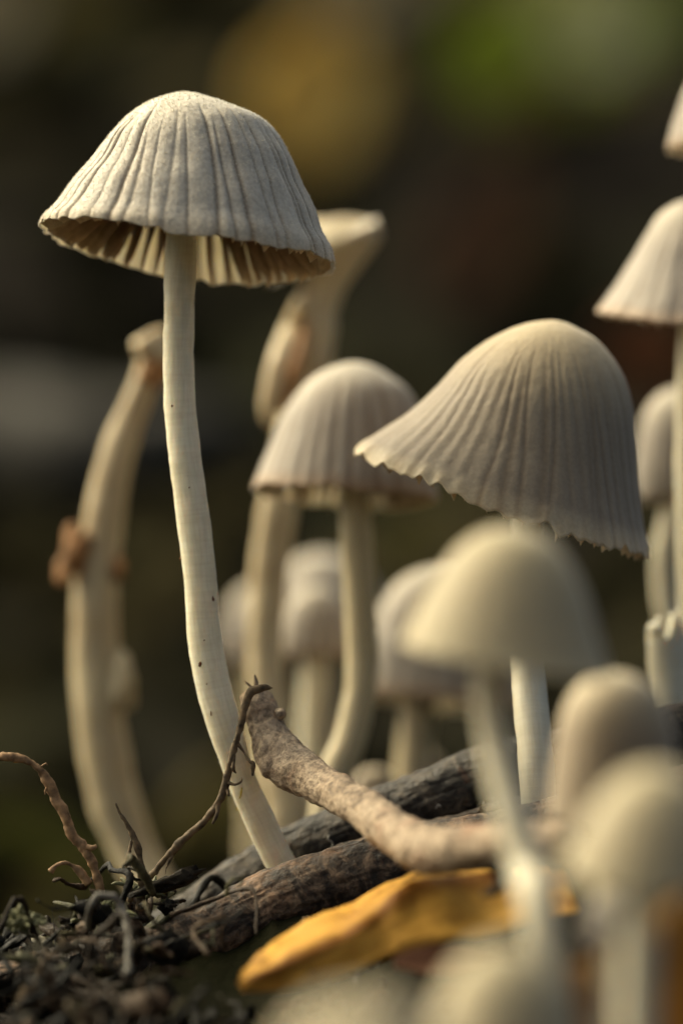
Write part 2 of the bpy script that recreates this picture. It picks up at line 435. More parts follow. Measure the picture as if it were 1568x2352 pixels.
class Cap:
    def __init__(s, apex, left, right, y, pitch=0.0, drop=0.0, ridges=34, rdepth=0.10, thick=0.16, wave=0.10, seed=1, wob=0.0, rstart=0.22, gw=1.0):
        s.y, s.pitch, s.drop, s.thick, s.rd, s.wave, s.seed, s.wob = y, pitch, drop, thick, rdepth, wave, seed, wob
        s.L = resample_profile(profile(apex, left, y), 160); s.R = resample_profile(profile(apex, right, y), 160)
        s.apex = P(apex[0], apex[1], y)
        r = np.random.default_rng(seed)
        s.n = ridges
        s.phi = np.sort((np.arange(ridges) + r.uniform(-0.28, 0.28, ridges)) * 2 * np.pi / ridges)
        s.amp = r.uniform(0.35, 1.0, ridges); s.st = rstart + r.uniform(-0.06, 0.16, ridges); s.wid = gw * r.uniform(0.06, 0.14, ridges)
        s.bend = r.uniform(-0.035, 0.035, ridges)
        s.bulge = r.uniform(0.25, 1.0, ridges)
    def raw(s, t, ph):
        w_ = (1 + np.cos(ph)) / 2
        q = np.linspace(0, 1, 160)
        rad = w_ * np.interp(t, q, s.R[:, 0]) + (1 - w_) * np.interp(t, q, s.L[:, 0])
        z = w_ * np.interp(t, q, s.R[:, 1]) + (1 - w_) * np.interp(t, q, s.L[:, 1])
        if s.wob:
            pn = np.stack([np.cos(ph) * 1.3, np.sin(ph) * 1.3, t * 2.0], -1)
            rad = rad * (1 + s.wob * np.abs(np.sin(ph)) ** 0.5 * vnoise(pn, 1.0, s.seed) * t)
        x = rad * np.cos(ph); yy = rad * np.sin(ph)
        z = z - s.pitch * yy - s.drop * np.sin(ph) ** 2 * t ** 2
        return np.stack([x, yy, z], -1)
    def fold(s, t, ph):
        """groove depth 0..1 (sharp) and pleat bulge"""
        g = np.zeros(np.broadcast(t, ph).shape); b = np.zeros_like(g)
        gap = 2 * np.pi / s.n
        for k in range(s.n):
            c = s.phi[k] + s.bend[k] * np.sin(t * 5 + k)
            d = np.angle(np.exp(1j * (ph - c)))
            on = np.clip((t - s.st[k]) / 0.25, 0, 1); on = on * on * (3 - 2 * on)
            g = np.maximum(g, s.amp[k] * on * np.exp(-(d / (gap * s.wid[k])) ** 2))
            b = np.maximum(b, s.bulge[k] * on * np.exp(-(d / (gap * 0.42)) ** 2))
        return g, b
    def surf(s, t, ph, off=0.0):
        t, ph = np.broadcast_arrays(np.asarray(t, float), np.asarray(ph, float))
        p = s.raw(t, ph); e = 1e-3
        dt = s.raw(np.clip(t + e, 0, 1), ph) - s.raw(np.clip(t - e, 0, 1), ph)
        dp = s.raw(t, ph + e) - s.raw(t, ph - e)
        nrm = np.cross(dt, dp); ln = np.linalg.norm(nrm, axis=-1, keepdims=True)
        nrm = np.where(ln > 1e-9, nrm / np.maximum(ln, 1e-9), np.array([0, 0, 1.0]))
        nrm = np.where(t[..., None] < 0.02, np.array([0, 0, 1.0]), nrm)
        flip = (nrm[..., 2:3] < 0) & (t[..., None] < 0.4)
        nrm = np.where(flip, -nrm, nrm)
        g, b = s.fold(t, ph)
        sc_ = np.minimum(1, t / 0.3)
        h = -s.rd * (0.8 * g + 0.75 * b) * sc_
        h = h + 0.05 * s.rd / 0.1 * vnoise(p, 1.1, s.seed + 5) * sc_ + 0.012 * vnoise(p, 6.0, s.seed + 8)
        # ragged, scalloped rim
        edge = np.clip((t - 0.86) / 0.14, 0, 1) ** 2
        pn = np.stack([np.cos(ph) * 4, np.sin(ph) * 4, 0 * ph], -1)
        zz = s.wave * edge * (0.7 * vnoise(pn, 1.0, s.seed + 30) + 0.7 * vnoise(pn, 3.2, s.seed + 31) + 0.9 * b - 0.3)
        q = p + nrm * (h - off)[..., None] if np.ndim(off) else p + nrm * (h - off)[..., None]
        q = q + np.stack([0 * zz, 0 * zz, zz], -1)
        return q + s.apex, nrm, g
    def mesh(s, nphi, nt):
        ph = np.linspace(0, 2 * np.pi, nphi, endpoint=False) + np.pi / 2
        t = np.linspace(0, 1, nt) ** 0.9
        T_, Ph = np.meshgrid(t, ph, indexing='ij')
        Vo, n0, g = s.surf(T_, Ph)
        Vi, _, _ = s.surf(T_, Ph, s.thick * (0.35 + 0.65 * (1 - T_)))
        Vi = Vi * 1.0
        A = np.concatenate([Vo.reshape(-1, 3), Vi.reshape(-1, 3)]); m = nphi * nt
        i, j = np.meshgrid(np.arange(nt - 1), np.arange(nphi), indexing='ij'); j2 = (j + 1) % nphi
        a, b_, c, d = i * nphi + j, i * nphi + j2, (i + 1) * nphi + j2, (i + 1) * nphi + j
        Fo = np.stack([a, d, c, b_], -1).reshape(-1, 4); Fi = np.stack([a, b_, c, d], -1).reshape(-1, 4) + m
        jj = np.arange(nphi); k2 = (jj + 1) % nphi; base = (nt - 1) * nphi
        Fr = np.stack([base + jj, base + jj + m, base + k2 + m, base + k2], -1)
        F = np.concatenate([Fo, Fr, Fi])
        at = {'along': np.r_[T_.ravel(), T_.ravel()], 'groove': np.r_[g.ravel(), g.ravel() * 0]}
        return A, F, at, len(Fo), len(Fi)
    def gill(s, ph, depth, n=16, th=0.05, t0=0.18, seed=0, gtip=0.30):
        t = np.linspace(t0, 0.985, n)
        bend = 0.06 * np.sin(t * 4 + seed)
        top, nr, _ = s.surf(t, ph + bend * 0.3, s.thick * 0.4)
        shp = np.minimum(1, (t - t0) / 0.22 + 0.15) * np.clip((1.04 - t) / 0.34, gtip, 1) ** 0.7
        bot = top - nr * (depth * shp)[:, None] * 0.75 - np.array([0, 0, 1.0]) * (depth * shp)[:, None] * 0.4
        mid = (top + bot) / 2
        tang = np.array([-math.sin(ph), math.cos(ph), 0])
        bot = bot + tang * (0.10 * np.sin(t * 9 + seed * 2.1))[:, None] * shp[:, None]
        tw = th * (0.6 + 0.4 * shp)[:, None]
        rows = [top + tang * tw, mid + tang * tw * 0.8, bot + tang * tw * 0.35, bot - tang * tw * 0.35, mid - tang * tw * 0.8, top - tang * tw]
        V = np.concatenate(rows); F = []
        for r in range(5):
            for k in range(n - 1):
                F.append([r * n + k, r * n + k + 1, (r + 1) * n + k + 1, (r + 1) * n + k])
        F.append([r * n for r in range(6)]); F.append([r * n + n - 1 for r in range(6)][::-1])
        al = np.tile(t, 6)
        return V, F, al

LINING = lining_mat()
def spikes(pts, nrm, lo, hi, base, seed=0, lean=0.5):
    r = np.random.default_rng(seed); n = len(pts)
    d = nrm + r.normal(0, lean, (n, 3)) * 0.6; d /= np.linalg.norm(d, axis=1)[:, None]
    L = r.uniform(lo, hi, n)[:, None]
    a = np.cross(d, r.normal(size=(n, 3))); a /= np.linalg.norm(a, axis=1)[:, None]; b = np.cross(d, a)
    V = np.stack([pts + a * base - d * 0.01, pts - a * base * .5 + b * base * .87 - d * 0.01, pts - a * base * .5 - b * base * .87 - d * 0.01, pts + d * L], 1).reshape(-1, 3)
    k = np.arange(n)[:, None] * 4
    F = np.concatenate([k + [0, 1, 3], k + [1, 2, 3], k + [2, 0, 3]])
    return V, F

def mushroom(label, y, apex, left, right, stem, capmat, stemmat, group='small bell mushrooms of the cluster', pitch=0.0, drop=0.0,
             ridges=34, rdepth=0.08, res=(160, 44), gills='joined', ngill=30, gdepth=0.9, seed=1, wave=0.10, wob=0.0, to_ground=True,
             rstart=0.22, name='mushroom', stemrough=0.03, stemres=(28, 60), thick=0.16, gw=1.0, gtip=0.30):
    pp = pix_path(stem)
    if to_ground:
        lx, ly, lz, lr = pp[-1]
        dz = pp[-1] - pp[-2]; g0 = float(gz(lx, ly))
        if lz > g0 - 0.3:
            k = (lz - g0 + 0.6); dx = np.clip(dz[0] / max(1e-3, -dz[2]), -0.5, 0.5) * k * 0.5
            pp = np.vstack([pp, [lx + dx, ly, float(gz(lx + dx, ly)) - 0.6, lr * 1.08]])
    base = pp[-1, :3].copy()
    root = thing(name, label, 'mushroom', base, group)
    V, F, uv = tube_geo(pp, stemres[0], stemres[1], rough=stemrough, rfreq=1.4, seed=seed + 50)
    st = mesh_obj('stem', V, F, stemmat, root, base, uv=uv)
    c = Cap(apex, left, right, y, pitch, drop, ridges, rdepth, thick, wave, seed, wob, rstart, gw)
    A, F2, at, no, ni = c.mesh(*res)
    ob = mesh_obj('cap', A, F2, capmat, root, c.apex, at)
    ob.data.materials.append(LINING)
    mi = np.zeros(len(F2), np.int32); mi[-ni:] = 1
    ob.data.polygons.foreach_set('material_index', mi)
    if gills:
        r = np.random.default_rng(seed + 3); parts = []; al = []; nn = 0; FF = []; VV = []
        for k in range(ngill):
            ph = 2 * np.pi * (k + r.uniform(-0.22, 0.22)) / ngill
            short = (k % 2 == 1)
            gv, gf, ga = c.gill(ph, gdepth * r.uniform(0.85, 1.1) * (0.75 if short else 1), t0=0.5 if short else 0.2, th=0.036, seed=k, gtip=gtip)
            if gills == 'each':
                mesh_obj('gill', gv, gf, GILL, ob, c.apex, {'along': ga})
            else:
                FF += [[i + nn for i in q] for q in gf]; nn += len(gv); VV.append(gv); al.append(ga)
        if gills == 'joined':
            go = mesh_obj('gill_fringe', np.vstack(VV), FF, GILL, ob, c.apex, {'along': np.concatenate(al)}); go['kind'] = 'stuff'
    return root, c, ob, st, pp

# --- the tall one in focus
M1_stem = [(432, 268, 56, 0), (425, 400, 64, 0), (417, 556, 72, 0), (411, 735, 70, 0), (412, 904, 72, 0), (426, 1056, 75, 0), (443, 1186, 75.5, 0),
           (460.5, 1338, 76, 0), (468.5, 1450, 78, 0), (487, 1563, 81, 0), (517.5, 1675, 76, 0), (554.5, 1788, 68, 0.3), (603.5, 1900, 70, 0.6), (655, 2002, 67, 1.0), (690, 2070, 66, 1.2)]
M1, C1, cap1, stem1, pp1 = mushroom(
    'tall sharp mushroom with pleated grey bell cap on a long bare ivory stem', 0.0, (426, 212),
    [(362, 228), (313, 253), (279, 282), (245, 317), (206, 371), (166, 415), (122, 471), (92, 500), (86, 517)],
    [(490, 228), (543, 247), (602, 275), (636, 307), (671, 361), (695, 420), (720, 473), (744, 537), (763, 576), (771, 612)],
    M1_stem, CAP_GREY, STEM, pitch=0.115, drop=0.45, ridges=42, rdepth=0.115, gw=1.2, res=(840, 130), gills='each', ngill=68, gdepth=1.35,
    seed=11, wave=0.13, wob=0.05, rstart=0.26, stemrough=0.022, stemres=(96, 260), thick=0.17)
# bloom of tiny bristles on its cap and stem
r_ = np.random.default_rng(5); n_ = 16000
tt = r_.uniform(0.0, 1.0, n_) ** 0.6; ph_ = r_.uniform(0, 2 * np.pi, n_)
pts, nr, _ = C1.surf(tt, ph_)
V, F = spikes(pts, nr, 0.02, 0.09, 0.013, 1)
fz = mesh_obj('bristle_bloom', V, F, FUZZ, cap1, C1.apex, smooth=False); fz['kind'] = 'stuff'
def stem_points(pp, n, seed, v0=0.1, v1=1.0):
    r = np.random.default_rng(seed); R = catmull(pp, 400); T = np.gradient(R[:, :3], axis=0); T /= np.linalg.norm(T, axis=1)[:, None]
    i = (r.uniform(v0, v1, n) * 399).astype(int); d = r.normal(size=(n, 3)); d -= T[i] * (d * T[i]).sum(1)[:, None]; d /= np.linalg.norm(d, axis=1)[:, None]
    return R[i, :3] + d * R[i, 3:4] * 0.99, d
pts, nr = stem_points(pp1, 5000, 3, 0.2)
V, F = spikes(pts, nr, 0.015, 0.06, 0.011, 2)
fz = mesh_obj('bristle_bloom', V, F, FUZZ, stem1, pp1[-1, :3], smooth=False); fz['kind'] = 'stuff'

def blob(center, rx, ry, rz, seed=0, amp=0.35, nu=10, nv=7, freq=None):
    th = np.linspace(0, np.pi, nv); ph = np.linspace(0, 2 * np.pi, nu, endpoint=False)
    T_, Q = np.meshgrid(th, ph, indexing='ij')
    D = np.stack([np.sin(T_) * np.cos(Q), np.sin(T_) * np.sin(Q), np.cos(T_)], -1)
    k = 1 + amp * fbm(D + seed * 3.7, freq or 1.4, 3, seed)
    V = (D * k[..., None] * np.array([rx, ry, rz])).reshape(-1, 3) + np.asarray(center)
    i, j = np.meshgrid(np.arange(nv - 1), np.arange(nu), indexing='ij'); j2 = (j + 1) % nu
    F = np.stack([i * nu + j, (i + 1) * nu + j, (i + 1) * nu + j2, i * nu + j2], -1).reshape(-1, 4)
    return V, F.tolist(), np.zeros((len(V), 2))
# specks of dirt stuck on the stem, found on its near face
def on_stem(px, py):
    R = catmull(pp1, 400); q = P(px, py, 0)
    i = np.argmin(np.abs(R[:, 2] - q[2])); dx = q[0] - R[i, 0]; rr = R[i, 3]
    return np.array([q[0], R[i, 1] - math.sqrt(max(rr * rr - min(dx * dx, rr * rr * .98), 0)), q[2]])
for k, (px, py, a, b) in enumerate([(397, 933, 3, 3), (490, 1375, 4, 5), (461, 1524, 5, 5), (486, 1637, 2, 7), (511, 1723, 2, 3), (470, 1470, 2, 2), (415, 1283, 3, 4),
                                    (436, 1120, 1.6, 2), (574, 1893, 3, 4), (590, 1935, 2.5, 3), (476, 1570, 1.5, 2), (530, 1762, 2, 2), (555, 1868, 2, 4)]):
    c = on_stem(px, py); V, F, _ = blob(c, a * K, 0.03, b * K, k, 0.5, 9, 6)
    mesh_obj('dirt_speck', V, F, SPECK, stem1, pp1[-1, :3])
for rows in ([(556, 1808, 3, 0), (553, 1828, 6, 0), (547, 1848, 3, 0), (542, 1862, 2, 0)], [(545, 1860, 2, 0), (556, 1868, 4, 0), (565, 1884, 3, 0)]):
    q = np.array([[*on_stem(a, b), wd * 0.5 * K] for a, b, wd, _ in rows]); q[:, 1] -= 0.005
    V, F, uv = tube_geo(q, 8, 16, 0, 0, 0.02, 5.0, 4); mesh_obj('yellow_streak', V, F, YELLOW, stem1, pp1[-1, :3], uv=uv)

# --- the big bell to its side
mushroom('large drooping bell mushroom, streaked taupe cap with pale toothed rim, above a smooth cream dome', 4.0, (1270, 735),
    [(1200, 745), (1130, 775), (1060, 825), (1000, 890), (940, 945), (880, 985), (830, 1018), (812, 1042)],
    [(1330, 755), (1380, 790), (1425, 850), (1450, 920), (1460, 1000), (1466, 1100), (1476, 1200), (1492, 1268)],
    [(1255, 800, 60, 4), (1215, 1100, 68, 4), (1205, 1400, 76, 3), (1213, 1560, 80, 1.4), (1230, 1750, 84, -0.2), (1240, 1900, 86, -0.6)], CAP_WARM, STEM_WHITE,
    pitch=-0.085, drop=0.55, gtip=0.42, ridges=58, rdepth=0.034, res=(480, 90), gills='each', ngill=56, gdepth=1.1, seed=23, wave=0.32, wob=0.03, rstart=0.2, gw=2.6)
# --- behind
mushroom('taupe bell mushroom half hidden behind the large drooping bell, brown gills showing', 9.5, (815, 832),
    [(770, 840), (720, 865), (680, 905), (645, 960), (615, 1030), (592, 1085), (578, 1122)],
    [(860, 842), (905, 870), (945, 905), (967, 960), (985, 1040), (1000, 1105), (1006, 1150)],
    [(812, 900, 60, 9.5), (815, 1160, 74, 9.5), (828, 1400, 76, 9.5), (830, 1560, 74, 9.5), (805, 1690, 76, 9.5), (765, 1800, 80, 9.5)], CAP_TAUPE, STEM_WARM,
    pitch=0.10, drop=0.2, ridges=34, rdepth=0.04, gw=2.2, res=(260, 50), gills='each', ngill=54, gdepth=1.25, seed=31)
mushroom('taupe cap with a brown gilled rim tucked behind the smooth cream dome', 16.0, (1010, 1302),
    [(960, 1310), (910, 1340), (868, 1400), (838, 1470), (815, 1540), (802, 1588)],
    [(1060, 1310), (1110, 1345), (1150, 1400), (1180, 1470), (1200, 1560), (1212, 1630)],
    [(1005, 1360, 60, 16), (985, 1500, 70, 16), (957, 1650, 78, 16), (945, 1780, 82, 16)], CAP_TAUPE, STEM_WARM,
    pitch=0.11, drop=0.2, ridges=30, rdepth=0.05, gills='each', ngill=50, gdepth=1.3, seed=37)
mushroom('grey round mushroom low behind the two thin stems, highest of three pale ones', 26.0, (745, 1268),
    [(690, 1280), (655, 1310), (630, 1360), (612, 1420), (605, 1445)], [(800, 1285), (845, 1320), (875, 1370), (890, 1430), (894, 1448)],
    [(745, 1320, 60, 26), (742, 1500, 62, 26), (735, 1800, 66, 26)], CAP_TAUPE, STEM_WARM, seed=41)
mushroom('small grey egg-shaped mushroom between the two thin stems of taller mushrooms', 18.5, (728, 1345),
    [(690, 1355), (665, 1385), (650, 1430), (642, 1480), (646, 1505)], [(768, 1357), (796, 1390), (812, 1440), (818, 1490), (815, 1508)],
    [(728, 1380, 60, 18.5), (724, 1520, 68, 18.5), (720, 1750, 80, 18.5)], CAP_TAUPE, STEM_WHITE, seed=43)
mushroom('small pale mushroom peeking out behind the stem of the withered mushroom', 28.0, (590, 1340),
    [(560, 1350), (535, 1378), (517, 1420), (508, 1470), (513, 1515)], [(620, 1350), (648, 1385), (664, 1440), (670, 1510)],
    [(590, 1380, 56, 28), (588, 1530, 60, 28), (590, 1800, 64, 28)], CAP_TAUPE, STEM_WARM, seed=47)
# --- in front
mushroom('smooth cream domed mushroom standing in front of the large drooping bell', -18.0, (1170, 1210),
    [(1110, 1220), (1062, 1249), (1024, 1292), (990, 1342), (955, 1402), (930, 1450), (920, 1478)],
    [(1230, 1224), (1283, 1259), (1322, 1312), (1348, 1372), (1368, 1442), (1388, 1512), (1398, 1550)],
    [(1165, 1270, 60, -18), (1130, 1450, 66, -18), (1124, 1570, 76, -18), (1138, 1700, 80, -18), (1172, 1850, 86, -18.5), (1214, 2000, 92, -19), (1248, 2150, 96, -20)], CAP_CREAM, STEM_PALE,
    pitch=-0.05, drop=0.1, ridges=30, rdepth=0.02, seed=53, wave=0.05)
mushroom('tan round mushroom crouching under the rim of the smooth cream dome', -15.0, (1412, 1542),
    [(1350, 1555), (1312, 1590), (1288, 1640), (1272, 1720), (1262, 1800), (1256, 1880)], [(1465, 1555), (1508, 1590), (1538, 1650), (1554, 1720), (1562, 1800), (1568, 1880)],
    [(1412, 1600, 60, -15), (1412, 1800, 70, -15), (1410, 2000, 80, -15)], CAP_TAN, STEM_WARM, ridges=28, rdepth=0.02, seed=59, wave=0.05)
mushroom('beige blurred mushroom with wide cap overlapping the tan round one', -25.0, (1500, 1760),
    [(1450, 1770), (1402, 1800), (1358, 1852), (1325, 1910), (1300, 1960), (1287, 1998)], [(1550, 1768), (1600, 1802), (1640, 1860), (1672, 1930), (1692, 2015)],
    [(1500, 1790, 70, -25), (1475, 2000, 80, -25), (1462, 2352, 90, -25)], CAP_CREAM, STEM_WHITE, pitch=-0.08, drop=0.3, ridges=28, rdepth=0.02, seed=61, wave=0.05)
mushroom('little pale mushroom sheltered under the wide beige cap', -20.0, (1396, 2052),
    [(1370, 2060), (1348, 2085), (1336, 2130), (1332, 2175)], [(1422, 2060), (1446, 2085), (1458, 2130), (1463, 2180)],
    [(1396, 2080, 40, -20), (1390, 2300, 46, -20)], CAP_TAUPE, STEM_WHITE, ridges=24, rdepth=0.02, seed=67, wave=0.05)
mushroom('blurred beige dome rising at the foot of the cream dome\'s stem', -28.0, (1155, 2166),
    [(1105, 2176), (1060, 2210), (1025, 2258), (995, 2328), (970, 2408), (955, 2478)], [(1212, 2180), (1265, 2220), (1308, 2278), (1338, 2358), (1362, 2448), (1372, 2488)],
    [(1155, 2200, 70, -28), (1155, 2420, 84, -28), (1150, 2600, 90, -28)], CAP_CREAM, STEM_WARM, ridges=28, rdepth=0.02, seed=71, wave=0.05)
mushroom('blurred beige cap just below the orange leaf, only its crown showing', -35.0, (828, 2292),
    [(765, 2301), (705, 2328), (660, 2373), (625, 2448), (608, 2503)], [(895, 2302), (955, 2330), (1000, 2373), (1032, 2438), (1050, 2503)],
    [(828, 2320, 70, -35), (828, 2500, 84, -35), (828, 2700, 90, -35)], CAP_CREAM, STEM_WARM, ridges=28, rdepth=0.02, seed=73, wave=0.05)
# --- at the frame's edge
mushroom('grey bell mushroom with flared rim high above the curved white stem', 9.0, (1612, 456),
    [(1560, 462), (1516, 490), (1481, 540), (1446, 600), (1411, 655), (1382, 695), (1367, 716)], [(1662, 470), (1710, 510), (1750, 580), (1790, 660), (1820, 715), (1832, 738)],
    [(1610, 510, 60, 9), (1592, 740, 66, 9), (1584, 950, 68, 9), (1586, 1200, 70, 9), (1600, 1500, 72, 9), (1620, 1700, 74, 9)], CAP_TAUPE, STEM_WHITE,
    pitch=-0.05, drop=0.35, ridges=32, rdepth=0.07, seed=79)
mushroom('closed grey egg-shaped mushroom on a thin curved white stem', 15.0, (1560, 890),
    [(1522, 900), (1492, 926), (1473, 965), (1462, 1020), (1456, 1080), (1461, 1130), (1474, 1152)], [(1600, 900), (1630, 926), (1650, 970), (1660, 1030), (1665, 1090), (1659, 1138), (1645, 1155)],
    [(1560, 930, 40, 15), (1546, 1150, 52, 15), (1522, 1280, 52, 15), (1528, 1390, 52, 15), (1556, 1480, 54, 15), (1580, 1600, 56, 15)], CAP_TAUPE, STEM_WHITE, ridges=30, rdepth=0.05, seed=83)
mushroom('pale mushroom above the grey flared bell, mostly cut off', 10.0, (1695, 105),
    [(1645, 118), (1605, 148), (1572, 198), (1548, 268), (1533, 322), (1530, 342)], [(1745, 118), (1790, 150), (1830, 210), (1860, 280), (1875, 345)],
    [(1695, 150, 60, 10), (1700, 400, 66, 10), (1715, 1000, 70, 10), (1720, 1700, 76, 10)], CAP_TAUPE, STEM_WHITE, pitch=0.04, ridges=30, rdepth=0.06, seed=89)
mushroom('tiny brownish button mushroom behind the forked twig', 15.0, (862, 1762),
    [(835, 1768), (815, 1785), (803, 1812), (800, 1835)], [(888, 1768), (906, 1785), (916, 1812), (918, 1835)],
    [(862, 1790, 30, 15), (862, 1880, 34, 15)], CAP_TAN, STEM_WARM, gills=None, ridges=20, rdepth=0.02, seed=97)
mushroom('tiny button mushroom beside the stem under the brown gilled cap', 21.0, (985, 1728),
    [(970, 1733), (958, 1750), (953, 1775)], [(1000, 1733), (1010, 1750), (1014, 1775)],
    [(985, 1745, 22, 21), (985, 1850, 26, 21)], CAP_TAN, STEM_WARM, gills=None, ridges=20, rdepth=0.02, seed=101)

# --- withered mushroom with a funnel head
wp = pix_path([(745, 600, 60, 15.2), (735, 650, 84, 15.2), (727, 690, 88, 15.2), (722, 770, 96, 15.2), (712, 850, 92, 15.2), (675, 1000, 86, 15.2), (642, 1150, 86, 15.2), (626, 1250, 86, 15.2),
               (612, 1420, 84, 15.2), (612, 1560, 84, 15), (630, 1720, 90, 14.5), (662, 1880, 100, 14)])
base = wp[-1, :3].copy(); base[2] = float(gz(base[0], base[1])) - 0.5
wp = np.vstack([wp, [base[0], base[1], base[2], wp[-1, 3]]])
root = thing('mushroom', 'withered mushroom with upturned funnel cap and a torn brown flap on its stem', 'mushroom', base, 'small bell mushrooms of the cluster')
V, F, uv = tube_geo(wp, 32, 120, 0, 0, 0.05, 1.2, 3); mesh_obj('stem', V, F, STEM_OLD, root, base, uv=uv)
fp = pix_path([(712, 506, 40, 15.2), (714, 516, 124, 15.2), (720, 534, 196, 15.2), (730, 558, 254, 15.2), (738, 575, 284, 15.2), (741, 581, 276, 15.2), (744, 598, 206, 15.2), (744, 630, 140, 15.2), (740, 665, 98, 15.2), (733, 700, 86, 15.2)])
V, F, uv = tube_geo(fp, 48, 90, 0, 0, 0.05, 0.7, 8); mesh_obj('cap', V, F, STEM_OLD, root, base, uv=uv)
fl = pix_path([(690, 690, 36, 14.4), (668, 760, 56, 15), (645, 830, 64, 13.7), (628, 900, 62, 13.5), (615, 955, 40, 13.5), (610, 978, 12, 13.5)])
V, F, uv = tube_geo(fl, 20, 50, 0, 0, 0.10, 0.8, 12, flat=0.9); o = mesh_obj('torn_flap', V, F, STEM_OLD, root, base, uv=uv)
fl = pix_path([(700, 740, 16, 15), (688, 820, 26, 13.3), (668, 890, 28, 13.3), (648, 945, 12, 13.3)])
V, F, uv = tube_geo(fl, 14, 40, 0, 0, 0.08, 1.0, 14); o = mesh_obj('torn_flap', V, F, BROWN_LUMP, root, base, uv=uv); o['label'] = 'brown rotten edge of the flap'
# --- bent capless stalk
cp = pix_path([(352, 800, 52, 14), (338, 860, 58, 14), (300, 960, 70, 14), (266, 1060, 80, 14), (242, 1180, 90, 14), (226, 1300, 100, 14), (218, 1420, 106, 14), (222, 1560, 112, 14), (236, 1700, 114, 14),
               (262, 1830, 112, 14), (305, 1950, 108, 14), (365, 2060, 104, 13.5), (395, 2110, 104, 13)])
base = cp[-1, :3].copy()
root = thing('mushroom', 'bent capless stalk with brown lumps, leaning behind the tall sharp mushroom', 'mushroom', base, 'small bell mushrooms of the cluster')
V, F, uv = tube_geo(cp, 32, 110, 0, 0, 0.05, 0.8, 4); mesh_obj('stem', V, F, STEM_OLD, root, base, uv=uv)
for nm, px, py, a, b, m_ in (('withered_head', 352, 800, 44, 46, STEM_OLD), ('brown_lump', 176, 1262, 34, 52, BROWN_LUMP), ('brown_lump', 270, 1310, 16, 24, BROWN_LUMP), ('brown_lump', 150, 1310, 22, 34, BROWN_LUMP),
                             ('brown_lump', 277, 1570, 28, 62, STEM_OLD), ('brown_lump', 348, 850, 34, 36, BROWN_LUMP)):
    s = SC(14); V, F, _ = blob(P(px, py, 13.6), a * s, 0.6, b * s, px, 0.45, 20, 14); mesh_obj(nm, V, F, m_, root, base)
# --- torn white stump
tp = pix_path([(1528, 1434, 78, 7), (1529, 1450, 88, 7), (1532, 1500, 92, 7), (1538, 1560, 96, 7), (1545, 1640, 104, 7), (1550, 1720, 110, 7)])
base = tp[-1, :3].copy(); base[2] = float(gz(base[0], base[1])) - .5
root = thing('mushroom_stump', 'torn chalky white stalk stump behind the dark log', 'mushroom', base)
V, F, uv = tube_geo(np.vstack([tp, [*base, tp[-1, 3]]]), 40, 60, 0, 0, 0.05, 0.9, 9)
rag = np.arange(41 * 60); top_ = 1 - np.minimum((rag // 41) / 6.0, 1)
V[:41 * 60, 2] += top_ * 0.9 * vnoise(np.stack([np.cos((rag % 41) / 40 * 6.2832) * 2.5, np.sin((rag % 41) / 40 * 6.2832) * 2.5, 0 * rag], -1), 1.0, 4)
V[41 * 60, 2] -= 0.9; mesh_obj('stalk', V, F, STEM_WHITE, root, base, uv=uv)
for px, py, a, b in ((1500, 1446, 12, 16),):
    s = SC(7); V, F, _ = blob(P(px, py, 6.4), a * s, .5, b * s, px, .5, 16, 11); mesh_obj('torn_edge', V, F, STEM_WHITE, root, base)

# ------------------------------------------------------------------ sticks and twigs
def stick(name, label, cat, rows, mat, nu=48, nv=160, rough=0.12, rfreq=1.1, lump=0.12, lfreq=0.3, seed=1, parts=(), group=None, crack=0.0):
    pp = pix_path(rows); base = pp[len(pp) // 2, :3].copy(); base[2] -= pp[len(pp) // 2, 3]
    V, F, uv = tube_geo(pp, nu, nv, crack, 0.45, rough, rfreq, seed, lump=lump, lfreq=lfreq)
    if not parts:
        o = mesh_obj(name, V, F, mat, None, base, uv=uv); tag(o, label, cat, group); return o
    root = thing(name, label, cat, base, group); mesh_obj('main_branch', V, F, mat, root, base, uv=uv)
    for nm, rws, m_, k in parts:
        q = pix_path(rws); V, F, uv = tube_geo(q, 20, 50, 0, 0, rough * k, rfreq * 1.6, seed + 5, lump=lump * k, lfreq=lfreq * 2)
        mesh_obj(nm, V, F, m_, root, base, uv=uv)
    return root
stick('log', 'dark wet bark stick with silvery flecks running behind the tall stem\'s foot', 'stick',
      [(330, 2170, 110, 3.2), (440, 2105, 120, 3.2), (560, 2035, 130, 3.2), (680, 1962, 140, 3.2), (880, 1880, 150, 3.0), (1110, 1795, 150, 2.6), (1330, 1740, 150, 2.6), (1568, 1686, 150, 2.6), (1800, 1640, 150, 3)], BARK_DARK,
      nv=420, nu=140, seed=3, rough=0.06, rfreq=2.0, lump=0.13, crack=0.05)
stick('log', 'reddish brown bark stick crossing in front of the tall stem\'s foot', 'stick',
      [(-260, 2345, 130, -3), (0, 2275, 140, -3), (220, 2240, 160, -2.6), (400, 2195, 160, -2.2), (640, 2072, 160, -1.9), (860, 2002, 155, -1.9), (1060, 1948, 145, -2.1), (1300, 1890, 140, -3), (1568, 1830, 140, -4), (1800, 1790, 130, -4)], BARK_RED,
      nv=460, nu=140, seed=13, rough=0.05, rfreq=2.0, lump=0.14, crack=0.045)
